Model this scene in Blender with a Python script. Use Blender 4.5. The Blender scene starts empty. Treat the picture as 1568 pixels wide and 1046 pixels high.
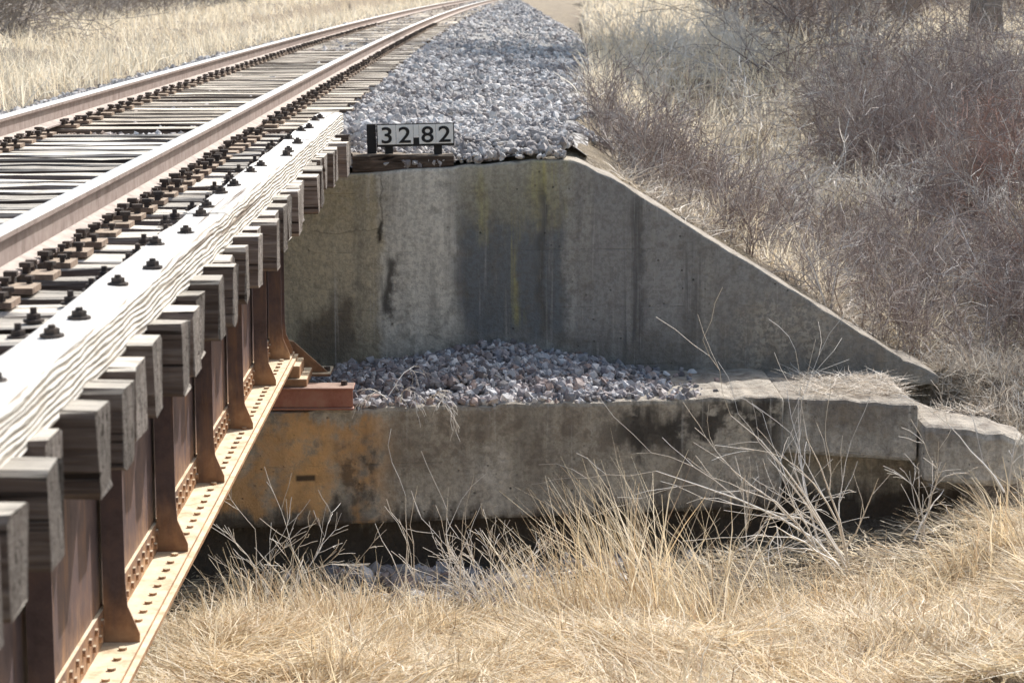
import bpy, math, random
import numpy as np
from mathutils import Vector, Matrix
rng=np.random.default_rng(7); random.seed(7)
S=bpy.context.scene
# ------------------------------------------------------------ node helper
class NT:
    def __init__(s,name):
        s.m=bpy.data.materials.new(name); s.m.use_nodes=True
        s.n=s.m.node_tree.nodes; s.l=s.m.node_tree.links
        s.n.clear(); s.out=s.n.new('ShaderNodeOutputMaterial')
        s.b=s.n.new('ShaderNodeBsdfPrincipled'); s.l.new(s.b.outputs[0],s.out.inputs[0])
        s.b.inputs['Roughness'].default_value=.9
        s.b.inputs['Specular IOR Level'].default_value=.25
    def put(s,sock,v):
        if hasattr(v,'is_linked'): s.l.new(v,sock)
        else:
            if isinstance(v,(tuple,list)) and len(v)==3 and len(sock.default_value)==4: v=(*v,1)
            sock.default_value=v
    def pos(s):
        return s.n.new('ShaderNodeNewGeometry').outputs['Position']
    def nrm(s): return s.sep(s.n.new('ShaderNodeNewGeometry').outputs['Normal'])
    def isl(s): return s.n.new('ShaderNodeNewGeometry').outputs['Random Per Island']
    def sep(s,v):
        k=s.n.new('ShaderNodeSeparateXYZ'); s.put(k.inputs[0],v); return k.outputs
    def map(s,v,sc=(1,1,1),loc=(0,0,0)):
        k=s.n.new('ShaderNodeMapping'); s.put(k.inputs[0],v); k.inputs['Scale'].default_value=sc
        s.put(k.inputs['Location'],loc); return k.outputs[0]
    def noise(s,v,sc,det=5,ro=.6,dist=0):
        k=s.n.new('ShaderNodeTexNoise'); s.put(k.inputs['Vector'],v); k.inputs['Scale'].default_value=sc
        k.inputs['Detail'].default_value=det; k.inputs['Roughness'].default_value=ro; k.inputs['Distortion'].default_value=dist
        return k.outputs['Fac']
    def ramp(s,f,st):
        k=s.n.new('ShaderNodeValToRGB'); s.put(k.inputs[0],f); e=k.color_ramp.elements
        while len(e)<len(st): e.new(.5)
        for i,(p,c) in enumerate(st):
            if not isinstance(c,(tuple,list)): c=(c,c,c)
            e[i].position=p; e[i].color=(*c,1)
        return k.outputs[0]
    def mix(s,f,a,b,bt='MIX'):
        k=s.n.new('ShaderNodeMix'); k.data_type='RGBA'; k.blend_type=bt
        s.put(k.inputs[0],f); s.put(k.inputs[6],a); s.put(k.inputs[7],b); return k.outputs[2]
    def math(s,op,a,b=0.0,c=None):
        k=s.n.new('ShaderNodeMath'); k.operation=op; s.put(k.inputs[0],a); s.put(k.inputs[1],b)
        if c is not None: s.put(k.inputs[2],c)
        return k.outputs[0]
    def rng(s,x,a,b,lo=0.,hi=1.):
        k=s.n.new('ShaderNodeMapRange'); k.interpolation_type='SMOOTHSTEP'
        s.put(k.inputs[0],x); k.inputs[1].default_value=a; k.inputs[2].default_value=b
        k.inputs[3].default_value=lo; k.inputs[4].default_value=hi; return k.outputs[0]
    def bump(s,h,st=.5,d=.01):
        k=s.n.new('ShaderNodeBump'); s.put(k.inputs['Height'],h); k.inputs['Strength'].default_value=st
        k.inputs['Distance'].default_value=d; s.l.new(k.outputs[0],s.b.inputs['Normal'])
    def col(s,c): s.put(s.b.inputs['Base Color'],c)
    def translucent(s,c,f):
        t=s.n.new('ShaderNodeBsdfTranslucent'); s.put(t.inputs[0],c)
        x=s.n.new('ShaderNodeMixShader'); x.inputs[0].default_value=f
        s.l.new(s.b.outputs[0],x.inputs[1]); s.l.new(t.outputs[0],x.inputs[2]); s.l.new(x.outputs[0],s.out.inputs[0])

# ------------------------------------------------------------ mesh helpers
def make(name,V,F,mat,parent=None,smooth=False):
    V=np.asarray(V,dtype=np.float32).reshape(-1,3)
    me=bpy.data.meshes.new(name)
    if isinstance(F,np.ndarray):
        m,k=F.shape
        me.vertices.add(len(V)); me.vertices.foreach_set('co',V.ravel())
        me.loops.add(m*k); me.loops.foreach_set('vertex_index',F.astype(np.int32).ravel())
        me.polygons.add(m); me.polygons.foreach_set('loop_start',np.arange(0,m*k,k,dtype=np.int32))
        me.update(calc_edges=True)
    else:
        me.from_pydata([tuple(map(float,v)) for v in V],[],[tuple(int(i) for i in f) for f in F]); me.update()
    me.polygons.foreach_set('use_smooth',np.full(len(me.polygons),smooth))
    me.materials.append(mat)
    o=bpy.data.objects.new(name,me); S.collection.objects.link(o)
    if parent: o.parent=parent
    return o
def empty(name,loc=(0,0,0)):
    o=bpy.data.objects.new(name,None); o.empty_display_size=.3; S.collection.objects.link(o); return o
class Geo:
    def __init__(s): s.V=[];s.F=[]
    def add(s,V,F):
        b=len(s.V); s.V+= [tuple(v) for v in V]; s.F+=[tuple(i+b for i in f) for f in F]
    def box(s,x0,x1,y0,y1,z0,z1):
        s.add([(x0,y0,z0),(x1,y0,z0),(x1,y1,z0),(x0,y1,z0),(x0,y0,z1),(x1,y0,z1),(x1,y1,z1),(x0,y1,z1)],
              [(0,3,2,1),(4,5,6,7),(0,1,5,4),(1,2,6,5),(2,3,7,6),(3,0,4,7)])
    def poly(s,pts,axis,a,b):
        def P(p,t):
            if axis=='y': return (p[0],t,p[1])
            if axis=='x': return (t,p[0],p[1])
            return (p[0],p[1],t)
        n=len(pts); V=[P(p,a) for p in pts]+[P(p,b) for p in pts]
        F=[tuple(range(n)),tuple(range(2*n-1,n-1,-1))]+[(i,i+n,(i+1)%n+n,(i+1)%n) for i in range(n)]
        s.add(V,F)
    def build(s,name,mat,parent=None,bev=0,smooth=False):
        o=make(name,s.V,s.F,mat,parent,smooth)
        if bev:
            m=o.modifiers.new('b','BEVEL'); m.width=bev; m.segments=1; m.limit_method='ANGLE'
        return o
def inst(TV,TF,pos,scale,R=None):
    N=len(pos); V=TV[None]*scale.reshape(N,1,-1)
    if R is not None: V=np.einsum('nij,nkj->nki',R,V)
    V=V+pos[:,None,:]
    F=TF[None]+(np.arange(N)*len(TV))[:,None,None]
    return V.reshape(-1,3),F.reshape(-1,TF.shape[1])
def randrot(N):
    q=rng.normal(size=(N,4)); q/=np.linalg.norm(q,axis=1)[:,None]; w,x,y,z=q.T
    return np.stack([1-2*(y*y+z*z),2*(x*y-z*w),2*(x*z+y*w),2*(x*y+z*w),1-2*(x*x+z*z),2*(y*z-x*w),2*(x*z-y*w),2*(y*z+x*w),1-2*(x*x+y*y)],1).reshape(N,3,3)
def rotz(a):
    c,s_=np.cos(a),np.sin(a); o=np.zeros_like(a); e=np.ones_like(a)
    return np.stack([c,-s_,o,s_,c,o,o,o,e],1).reshape(-1,3,3)
def vnoise(X,Y,sc,seed=0):
    x=np.asarray(X)*sc+seed*17.3; y=np.asarray(Y)*sc+seed*9.1
    xi=np.floor(x);yi=np.floor(y);xf=x-xi;yf=y-yi
    def h(a,b):
        v=np.sin(a*127.1+b*311.7+seed*7.7)*43758.5453; return v-np.floor(v)
    u=xf*xf*(3-2*xf);v=yf*yf*(3-2*yf)
    return (h(xi,yi)*(1-u)+h(xi+1,yi)*u)*(1-v)+(h(xi,yi+1)*(1-u)+h(xi+1,yi+1)*u)*v
def ss(a,b,x):
    t=np.clip((x-a)/(b-a),0,1); return t*t*(3-2*t)
def R_(a,b,n): return rng.uniform(a,b,n)

# ------------------------------------------------------------ layout functions
XC=-2.525
def Xc(Y): return XC+1.8e-4*np.maximum(0,np.asarray(Y,float)-20)**2
def Yw(X): X=np.asarray(X,float); return np.where(X<.63,16.35+.13*X,16.432+.03*(X-.63))
def Ys(X): X=np.asarray(X,float); return 15.05+.15*X
def wtop(X): return np.interp(X,[-5.68,-1.2,.45,.63,.9,3.12,3.25,3.4],[-1.4,-1.385,-1.285,-1.30,-1.42,-2.80,-2.84,-2.93])
def edgeU(Y): Y=np.asarray(Y,float); return 3.15+np.clip(.05*(Y-17),0,.9)+np.clip(.024*(Y-35),0,3.4)
def emb(u,Y):
    au=np.abs(u); u0=np.where(u>0,edgeU(Y),3.15)
    return -1.12-.05*np.clip(au-1.5,0,3)-.62*np.clip(au-u0,0,100)-.13*(1-ss(-.25,.1,au-u0))*(u>-1.7)
def terr(X,Y):
    X=np.asarray(X,float);Y=np.asarray(Y,float)
    u=X-Xc(Y)
    hill=-2.95+.085*np.clip(Y-17,0,20)+.006*np.clip(Y-37,0,80)+.035*np.clip(X-6,0,40)+.03*np.clip(-X-12,0,40)
    hill=np.where(Y<9,-2.6,hill)+(vnoise(X,Y,.35,3)-.5)*.35+(vnoise(X,Y,1.1,4)-.5)*.15
    hill=np.where((np.abs(u)<edgeU(Y)+.1),-9,hill)
    fill=np.maximum(emb(u,Y),hill)+(vnoise(X,Y,2.2,5)-.5)*.06*ss(2.6,4,np.abs(u))
    base=np.interp(Y,[2,6,9,11,13.3,16],[-3.2,-3.2,-3.3,-3.6,-4.0,-4.12])
    rise=np.interp(np.abs(X-XC)+XC,[.5,2,3,4.2,6,9,30],[0,.08,.27,.68,1.0,1.4,2.4])
    ch=base+rise+(vnoise(X,Y,.9,1)-.5)*.25+(vnoise(X,Y,2.6,2)-.5)*.14
    au=np.abs(X-XC); k=ss(5.75,6.3,au)
    yw=Yw(np.abs(X-XC)+XC)
    a=(yw+.08)*(1-k)+15.0*k; b=(yw+.3)*(1-k)+16.9*k
    t=ss(0,1,(Y-a)/(b-a))
    a2=(1.8)*(1-k)+(-.5)*k; b2=(2.05)*(1-k)+3.5*k
    t2=1-ss(0,1,(Y-a2)/(b2-a2))
    t=np.maximum(t,t2)
    return ch*(1-t)+fill*t

# ------------------------------------------------------------ materials
def wood_mat(name,dark,mid,light,topc,topf=.7,endc=None):
    t=NT(name); p=t.pos(); isl=t.isl()
    off=t.math('MULTIPLY',isl,37.0)
    cmb=t.n.new('ShaderNodeCombineXYZ')
    for i in range(3): t.put(cmb.inputs[i],off)
    g=t.noise(t.map(p,(1.6,38,38),cmb.outputs[0]),1,6,.65,.4)
    ck=t.noise(t.map(p,(1.2,70,70),cmb.outputs[0]),.6,3,.5,.6)
    c=t.ramp(g,[(.3,dark),(.5,mid),(.7,light)])
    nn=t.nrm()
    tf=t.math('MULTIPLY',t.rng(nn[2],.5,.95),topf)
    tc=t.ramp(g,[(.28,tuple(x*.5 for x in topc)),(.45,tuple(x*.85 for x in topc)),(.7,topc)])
    if endc:
        eg=t.noise(t.map(p,(1,75,7),cmb.outputs[0]),1,6,.75,.6); sp=t.noise(p,110,3,.7)
        ec=t.ramp(eg,[(.36,tuple(x*.22 for x in endc)),(.47,tuple(x*.8 for x in endc)),(.56,endc),(.66,tuple(min(1,x*2.3) for x in endc))])
        ec=t.mix(t.math('MULTIPLY',t.rng(sp,.54,.62),.5),ec,(.62,.6,.58))  # pale speckle highlights painted onto the tie ends
        c=t.mix(t.rng(nn[0],.5,.9),c,ec)
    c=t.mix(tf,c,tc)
    crack=t.rng(ck,.32,.39)
    c=t.mix(t.math('SUBTRACT',1.0,crack),c,tuple(x*.4 for x in dark))
    c=t.mix(t.math('MULTIPLY',t.rng(t.noise(p,4,4),.45,.7),.35),c,dark)
    vr=t.rng(isl,0,1,.62,1.2); hs=t.n.new('ShaderNodeHueSaturation'); t.put(hs.inputs['Color'],c); t.put(hs.inputs['Value'],vr)
    t.col(hs.outputs[0])
    t.bump(t.math('ADD',g,t.math('MULTIPLY',crack,.8)) if not endc else t.math('ADD',t.math('ADD',g,t.math('MULTIPLY',eg,t.math('MULTIPLY',t.rng(nn[0],.5,.9),1.2))),t.math('MULTIPLY',crack,.8)),1,.014)
    return t.m
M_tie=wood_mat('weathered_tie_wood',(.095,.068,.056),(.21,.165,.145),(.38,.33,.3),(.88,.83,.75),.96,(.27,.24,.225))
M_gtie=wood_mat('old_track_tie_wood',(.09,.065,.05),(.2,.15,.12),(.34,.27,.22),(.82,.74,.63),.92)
M_block=wood_mat('dark_block_wood',(.045,.032,.026),(.10,.075,.06),(.2,.15,.12),(.4,.34,.28),.8)
def timber_mat():
    t=NT('bleached_guard_timber'); p=t.pos()
    w=t.n.new('ShaderNodeTexWave'); w.wave_type='BANDS'; w.bands_direction='Z'
    s=t.sep(p)
    cmb=t.n.new('ShaderNodeCombineXYZ'); t.put(cmb.inputs[0],0.0); t.put(cmb.inputs[1],t.math('MULTIPLY',s[1],1.2))
    t.put(cmb.inputs[2],t.math('MULTIPLY',s[2],11))
    t.put(w.inputs[0],cmb.outputs[0]); w.inputs['Scale'].default_value=1.6; w.inputs['Distortion'].default_value=7
    w.inputs['Detail'].default_value=3; w.inputs['Detail Scale'].default_value=1.3
    g=t.noise(t.map(p,(55,1.2,55)),1,6,.65,.3)
    sx=t.rng(t.nrm()[0],.3,.8)
    side=t.ramp(w.outputs['Fac'],[(.0,(.38,.33,.28)),(.2,(.62,.58,.53)),(.55,(.82,.80,.76)),(1,(.88,.87,.84))])
    top=t.ramp(g,[(.3,(.55,.52,.48)),(.45,(.80,.78,.75)),(.7,(.9,.89,.87))])
    c=t.mix(sx,top,side)
    ck=t.noise(t.map(p,(60,.9,60),(3,1,2)),.6,3,.5,.5)
    c=t.mix(t.rng(ck,.39,.31),c,(.2,.16,.13))
    c=t.mix(t.math('MULTIPLY',t.rng(t.noise(p,5,5,.7),.52,.7),.45),c,(.6,.53,.44))
    t.col(c); t.bump(t.math('ADD',t.math('MULTIPLY',w.outputs['Fac'],sx),g),.8,.01); return t.m
M_timber=timber_mat()
def steel(name,a,b,c,top=None,sc=6,rough=.75,spec=.4):
    t=NT(name); p=t.pos()
    n=t.noise(p,sc,8,.7); n2=t.noise(t.map(p,(1,1,.25)),sc*2.2,5,.6)
    col=t.ramp(n,[(.3,a),(.5,b),(.72,c)])
    col=t.mix(t.math('MULTIPLY',t.rng(n2,.45,.75),.5),col,c)
    if top:
        tc=t.mix(t.rng(n,.35,.7),top,tuple(x*.55 for x in top))
        col=t.mix(t.math('MULTIPLY',t.rng(t.nrm()[2],.5,.9),.93),col,tc)
    t.col(col); t.b.inputs['Roughness'].default_value=rough; t.b.inputs['Specular IOR Level'].default_value=spec
    t.bump(t.noise(p,90,4,.7),.35,.004); return t.m
def girder_mat():
    t=NT('rusted_girder_steel'); p=t.pos(); s=t.sep(p)
    n=t.noise(p,5,8,.7); n2=t.noise(t.map(p,(6,6,1.2)),3,5,.6); n3=t.noise(t.map(p,(9,9,.9)),1,5,.7)
    up=t.ramp(n,[(.3,(.065,.048,.053)),(.5,(.125,.09,.092)),(.7,(.19,.12,.10))])
    lo=t.ramp(n,[(.3,(.19,.10,.06)),(.5,(.37,.21,.12)),(.7,(.55,.36,.22))])
    f=t.rng(t.math('ADD',s[2],t.math('MULTIPLY',n2,.55)),-1.95,-2.3)
    c=t.mix(f,up,lo)
    c=t.mix(t.math('MULTIPLY',t.rng(n3,.52,.68),.45),c,(.33,.18,.10))
    tc=t.ramp(t.noise(p,9,6,.7),[(.3,(.52,.38,.24)),(.48,(.78,.67,.49)),(.75,(.88,.81,.67))])
    c=t.mix(t.math('MULTIPLY',t.rng(t.nrm()[2],.5,.9),.97),c,tc)
    t.col(c); t.b.inputs['Roughness'].default_value=.6; t.bump(t.noise(p,70,4,.7),.35,.004); return t.m
M_girder=girder_mat()
M_red=steel('red_oxide_steel',(.30,.11,.08),(.42,.19,.14),(.46,.27,.2),(.45,.32,.26))
M_iron=steel('dark_rusty_iron',(.03,.027,.027),(.06,.05,.048),(.13,.095,.075),None,20)
M_plate=steel('rusty_tie_plate',(.12,.09,.07),(.24,.175,.135),(.38,.29,.22),(.5,.4,.31),20)
M_railside=steel('rusty_rail_steel',(.2,.15,.135),(.31,.245,.225),(.42,.35,.32),(.55,.48,.44),9)
t=NT('polished_rail_head'); t.col(t.ramp(t.noise(t.map(t.pos(),(30,.6,1)),3,4),[(.3,(.66,.67,.68)),(.7,(.86,.88,.9))]))
t.b.inputs['Metallic'].default_value=.25; t.b.inputs['Roughness'].default_value=.4; M_railtop=t.m

def concrete(lower=False):
    t=NT('stained_shaded_concrete_lower' if lower else 'stained_concrete'); p=t.pos(); s=t.sep(p)
    d1=t.noise(p,3.5,5,.65); d2=t.noise(t.map(p,(1,1,1),(5,3,8)),3.5,5,.65)
    dx=t.noise(t.map(p,(9,1,1.5)),1,4,.6)
    X=t.math('ADD',s[0],t.math('MULTIPLY',t.math('SUBTRACT',d1,.5),.22)); X=t.math('ADD',X,t.math('MULTIPLY',t.math('SUBTRACT',dx,.5),.12))
    Z=t.math('ADD',s[2],t.math('MULTIPLY',t.math('SUBTRACT',d2,.5),.5)); Z=t.math('ADD',Z,t.math('MULTIPLY',t.math('SUBTRACT',dx,.5),.5))
    big=t.noise(p,1.7,7,.65); fine=t.noise(p,28,6,.75); med=t.noise(p,8,6,.7); strk=t.noise(t.map(p,(7,1,.45)),1,6,.65,.3)
    strk2=t.noise(t.map(p,(22,1,.6)),1,4,.6,.2)
    if lower: c=t.ramp(big,[(.3,(.38,.33,.27)),(.5,(.58,.53,.45)),(.7,(.74,.69,.61))])
    else: c=t.ramp(big,[(.3,(.62,.59,.54)),(.5,(.74,.72,.67)),(.7,(.84,.82,.78))])
    def stain_shade(c,x0,x1,z0,z1,colr,amt,sx=.08,sz=.12,nz=None,xx=None,zz=None):
        xx=xx or X; zz=zz or Z
        m=t.math('MULTIPLY',t.rng(xx,x0-sx,x0+sx),t.rng(xx,x1+sx,x1-sx))
        m=t.math('MULTIPLY',m,t.math('MULTIPLY',t.rng(zz,z0-sz,z0+sz),t.rng(zz,z1+sz,z1-sz)))
        if nz is not None: m=t.math('MULTIPLY',m,nz)
        return t.mix(t.math('MULTIPLY',m,amt),c,colr)
    ns=t.rng(strk,.35,.6); ns2=t.rng(strk2,.4,.62); nm=t.rng(med,.38,.6)
    if not lower:
        c=stain_shade(c,-4,-.80,-3,-1.2,(.62,.53,.34),.7,.05,.1)
        c=stain_shade(c,-4,-.80,-1.75,-1.3,(.42,.35,.20),.5,.1,.15,nm)
        c=stain_shade(c,-.80,-.28,-3,-1.2,(.9,.87,.78),.7,.04,.1)
        c=stain_shade(c,-.24,.60,-2.75,-1.5,(.15,.175,.20),.9,.06,.3,t.rng(strk,.26,.46))
        c=stain_shade(c,.62,3.6,-3.1,-1.0,(.30,.295,.295),.82,.10,.2,t.rng(strk,.22,.50))  # whole wing face mixed towards a darker streaked grey
        c=stain_shade(c,-.24,.62,-1.75,-1.2,(.42,.39,.28),.6,.1,.12)
        c=stain_shade(c,.30,.58,-1.68,-1.25,(.56,.51,.20),.8,.06,.1,ns)
        c=stain_shade(c,-.1,.0,-1.9,-1.4,(.52,.48,.24),.6,.03,.1,ns)
        c=stain_shade(c,.15,.225,-2.5,-1.35,(.50,.46,.20),.8,.03,.15,ns2)
        c=stain_shade(c,-.30,-.25,-2.6,-1.5,(.18,.17,.16),.7,.03,.2,ns2)
        c=stain_shade(c,.38,.44,-2.6,-1.5,(.12,.12,.12),.8,.03,.2)
        c=stain_shade(c,-.76,-.69,-2.45,-2.0,(.07,.065,.06),.9,.03,.06)
        c=stain_shade(c,-1.4,-1.0,-2.8,-2.35,(.13,.10,.075),.75,.08,.12)  # darker patch low on the left of the backwall
        c=stain_shade(c,-1.4,3.4,-3.0,-2.60,(.19,.17,.145),.65,.2,.14,ns)
        c=stain_shade(c,1.0,1.14,-2.7,-1.6,(.11,.11,.115),.75,.04,.15,ns2)
        c=stain_shade(c,1.45,1.6,-2.7,-1.9,(.11,.11,.115),.6,.04,.15,ns2)
        c=stain_shade(c,1.9,2.6,-2.75,-2.4,(.66,.6,.51),.6,.15,.1,t.rng(fine,.45,.55))
        c=stain_shade(c,1.6,3.9,-3.4,-2.3,(.36,.31,.25),.6,.3,.2,nm)
        cx=t.math('ADD',s[0],t.math('MULTIPLY',t.math('SUBTRACT',t.noise(p,9,4,.6),.5),.09))
        c=stain_shade(c,-.797,-.791,-1.83,-1.40,(.05,.045,.04),.95,.009,.03,None,cx,s[2])
        c=stain_shade(c,-.825,-.795,-1.88,-1.72,(.03,.025,.02),.95,.012,.02,None,cx,s[2])
        cz=t.math('ADD',s[2],t.math('MULTIPLY',t.math('SUBTRACT',t.noise(p,7,4,.6),.5),.12))
        c=stain_shade(c,-1.3,-.80,-1.795,-1.79,(.08,.07,.06),.8,.02,.008,None,s[0],cz)
    else:
        c=stain_shade(c,-.7,.9,-3.4,-2.85,(.24,.20,.16),.7,.2,.15,nm)
        c=stain_shade(c,.85,2.1,-3.22,-2.87,(.05,.045,.042),.95,.15,.10,t.rng(d2,.42,.52))
        c=stain_shade(c,-.15,.15,-3.42,-3.22,(.8,.76,.69),.8,.08,.05,nm)
        c=stain_shade(c,1.55,2.1,-3.7,-3.3,(.7,.64,.57),.7,.1,.1,t.rng(fine,.35,.6))
    c=t.mix(t.math('MULTIPLY',t.rng(strk,.55,.35),.4),c,(.18,.165,.145))
    c=t.mix(t.math('MULTIPLY',t.rng(med,.5,.32),.5),c,(.22,.195,.165))
    c=t.mix(t.math('MULTIPLY',t.rng(strk2,.60,.72),.35),c,(.8,.78,.74))
    c=t.mix(t.math('MULTIPLY',t.rng(fine,.56,.42),.3),c,(.12,.11,.1))
    if lower:
        c=stain_shade(c,-2.5,-.72,-3.62,-2.93,(.70,.38,.14),.72,.15,.06,t.rng(d1,.36,.56))
        c=stain_shade(c,-1.38,-1.1,-3.6,-2.98,(.85,.52,.24),.7,.05,.05,nm)
        c=stain_shade(c,-1.05,-.8,-3.55,-3.1,(.09,.07,.055),.75,.05,.08,nm)
        c=stain_shade(c,-1.33,-1.2,-3.36,-3.32,(.05,.045,.04),.9,.01,.01,None,s[0],s[2])
        c=stain_shade(c,-4,4,-5,-3.62,(.07,.055,.045),.88,.1,.10)  # shade of the undercut footing painted in as dark colour
    sm=t.math('ABSOLUTE',t.math('SUBTRACT',t.math('FRACT',t.math('MULTIPLY',s[2],2.3)),.5))
    seam=t.math('MULTIPLY',t.rng(sm,.015,.0),t.rng(med,.45,.6))
    c=t.mix(t.math('MULTIPLY',seam,.10),c,(.15,.13,.12))
    vo=t.n.new('ShaderNodeTexVoronoi'); t.put(vo.inputs['Vector'],p); vo.inputs['Scale'].default_value=13
    pit=t.math('MULTIPLY',t.rng(vo.outputs['Distance'],.13,.07),t.rng(big,.45,.62))
    c=t.mix(t.math('MULTIPLY',pit,.7),c,(.08,.07,.06))
    c=t.mix(t.math('MULTIPLY',t.rng(t.nrm()[2],.4,.8),.75),c,t.ramp(med,[(.35,(.24,.2,.165)),(.65,(.58,.53,.46))]))
    t.col(c)
    h=t.math('SUBTRACT',t.math('ADD',t.math('MULTIPLY',fine,.8),t.math('MULTIPLY',med,1.2)),t.math('ADD',pit,t.math('MULTIPLY',seam,.3)))
    t.bump(h,.9,.02); return t.m
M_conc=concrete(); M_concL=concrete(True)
def stone_mat(name,cols,rust_patches=False):
    t=NT(name); i=t.isl(); p=t.pos()
    c=t.ramp(i,[(k/(len(cols)-1),q) for k,q in enumerate(cols)])
    c=t.mix(t.math('MULTIPLY',t.noise(p,45,4),.25),c,(.36,.34,.33))
    if rust_patches:
        s=t.sep(p)
        for xr in (-1.775,-3.275):
            a=t.math('ABSOLUTE',t.math('SUBTRACT',s[0],xr)); r=t.rng(a,.7,.15)
            c=t.mix(t.math('MULTIPLY',r,.65),c,(.44,.29,.18))
        pt=t.noise(p,.8,4,.6)
        c=t.mix(t.math('MULTIPLY',t.rng(pt,.42,.66),.55),c,(.26,.24,.24))  # grey patches mixed over the stones, apart from the rust
    t.col(c); t.bump(t.noise(p,60,3),.3,.004); return t.m
M_stone=stone_mat('ballast_stone',[(.34,.31,.31),(.66,.65,.66),(.8,.8,.8),(.22,.21,.23),(.68,.64,.61),(.86,.86,.86),(.44,.4,.39),(.14,.13,.14),(.74,.74,.76),(.5,.47,.46)],True)
M_stone2=stone_mat('shade_tinted_seat_gravel',[(.19,.17,.17),(.36,.32,.33),(.46,.47,.5),(.19,.2,.24),(.40,.29,.25),(.82,.82,.84),(.28,.27,.28),(.12,.11,.12)])  # darker bluish copy of ballast stone; the seat's shade put into its colour
def bed_mat():
    t=NT('ballast_bed'); p=t.pos()
    v=t.n.new('ShaderNodeTexVoronoi'); t.put(v.inputs['Vector'],p); v.inputs['Scale'].default_value=19
    g=t.sep(v.outputs['Color'])[0]
    c=t.ramp(g,[(0,(.2,.19,.18)),(.4,(.45,.44,.43)),(1,(.72,.71,.7))])
    c=t.mix(t.rng(v.outputs['Distance'],.4,.75),c,(.1,.09,.085))
    t.col(c); t.bump(t.math('SUBTRACT',1.0,v.outputs['Distance']),1,.03); return t.m
M_bed=bed_mat()
def ground_mat():
    t=NT('straw_and_dirt'); p=t.pos()
    n=t.noise(p,1.4,8,.65); f=t.noise(p,35,6,.75,.5)
    a=t.ramp(f,[(.3,(.13,.10,.07)),(.5,(.40,.33,.24)),(.7,(.75,.66,.52))])
    b=t.ramp(f,[(.3,(.09,.07,.06)),(.5,(.25,.21,.17)),(.7,(.54,.48,.42))])
    c=t.mix(t.rng(n,.4,.6),a,b); t.col(c); t.bump(t.math('ADD',f,n),1,.05); return t.m
M_ground=ground_mat()
def grass_mat(name,cols,tr=.3,dk=.25,dc=(.45,.34,.22)):
    t=NT(name); i=t.isl(); c=t.ramp(i,[(k/(len(cols)-1),q) for k,q in enumerate(cols)])
    n=t.noise(t.pos(),1.6,3); c=t.mix(t.rng(n,.35,.7,0,dk),c,dc)
    t.col(c); t.b.inputs['Roughness'].default_value=.5; t.b.inputs['Specular IOR Level'].default_value=.5
    t.translucent(c,tr); return t.m
M_grass=grass_mat('dry_straw',[(.72,.56,.35),(.92,.81,.6),(.95,.9,.76),(.6,.46,.3),(.95,.92,.83),(.87,.74,.52),(.38,.27,.18),(.94,.86,.68),(.8,.65,.42)],.45,.2,(.6,.44,.27))
M_litter=grass_mat('grey_litter',[(.38,.31,.25),(.68,.61,.52),(.86,.81,.73),(.26,.2,.16),(.9,.87,.81),(.5,.41,.32)],.3)
M_fargrass=grass_mat('far_straw',[(.88,.78,.6),(.94,.89,.75),(.78,.66,.48),(.95,.92,.83)],.45,.12)
def twig_mat(name,cols,m=.35,dc=(.28,.23,.2)):
    t=NT(name); c=t.ramp(t.isl(),[(k/(len(cols)-1),q) for k,q in enumerate(cols)])
    c=t.mix(t.math('MULTIPLY',t.rng(t.noise(t.pos(),.9,3),.35,.65),m),c,dc); t.col(c); return t.m
M_twig=twig_mat('brush_twigs',[(.16,.12,.105),(.56,.51,.48),(.28,.215,.19),(.82,.79,.76),(.2,.155,.145),(.68,.62,.58),(.36,.28,.25)],.6,(.18,.13,.12))
M_twigL=twig_mat('grey_brush_twigs',[(.3,.27,.25),(.45,.42,.39),(.24,.21,.2),(.55,.52,.49)])
M_pale=twig_mat('pale_weed_stems',[(.8,.77,.72),(.9,.88,.85),(.66,.6,.52),(.86,.82,.76)],.1)
M_redtwig=twig_mat('reddish_twigs',[(.36,.2,.16),(.5,.31,.25),(.3,.18,.15),(.45,.34,.3)])
M_bark=twig_mat('bark',[(.26,.22,.19),(.34,.29,.25)])

# ------------------------------------------------------------ ground
def axis(parts):
    return np.unique(np.round(np.concatenate([np.arange(a,b,s) for a,b,s in parts]),4))
xs=axis([(-600,-60,30),(-60,-20,2.5),(-20,-6,.5),(-6,6,.1),(6,20,.4),(20,60,2.5),(60,601,30)])
ys=axis([(-300,-20,20),(-20,0,1.5),(0,9,.4),(9,22,.1),(22,40,.4),(40,120,2),(120,901,30)])
GX,GY=np.meshgrid(xs,ys); Z=terr(GX,GY)
Z=np.where((GX>-8)&(GX<3.2)&(GY>16.3)&(GY<18),np.minimum(Z,wtop(np.abs(GX-XC)+XC)-.02+np.clip(GY-Yw(GX)-.45,0,1)*.35),Z)
V=np.stack([GX,GY,Z],-1).reshape(-1,3); nx=len(xs); ny=len(ys)
I=(np.arange(ny-1)[:,None]*nx+np.arange(nx-1)[None]).ravel()
make('ground',V,np.stack([I,I+1,I+nx+1,I+nx],1),M_ground,None,True)

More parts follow.
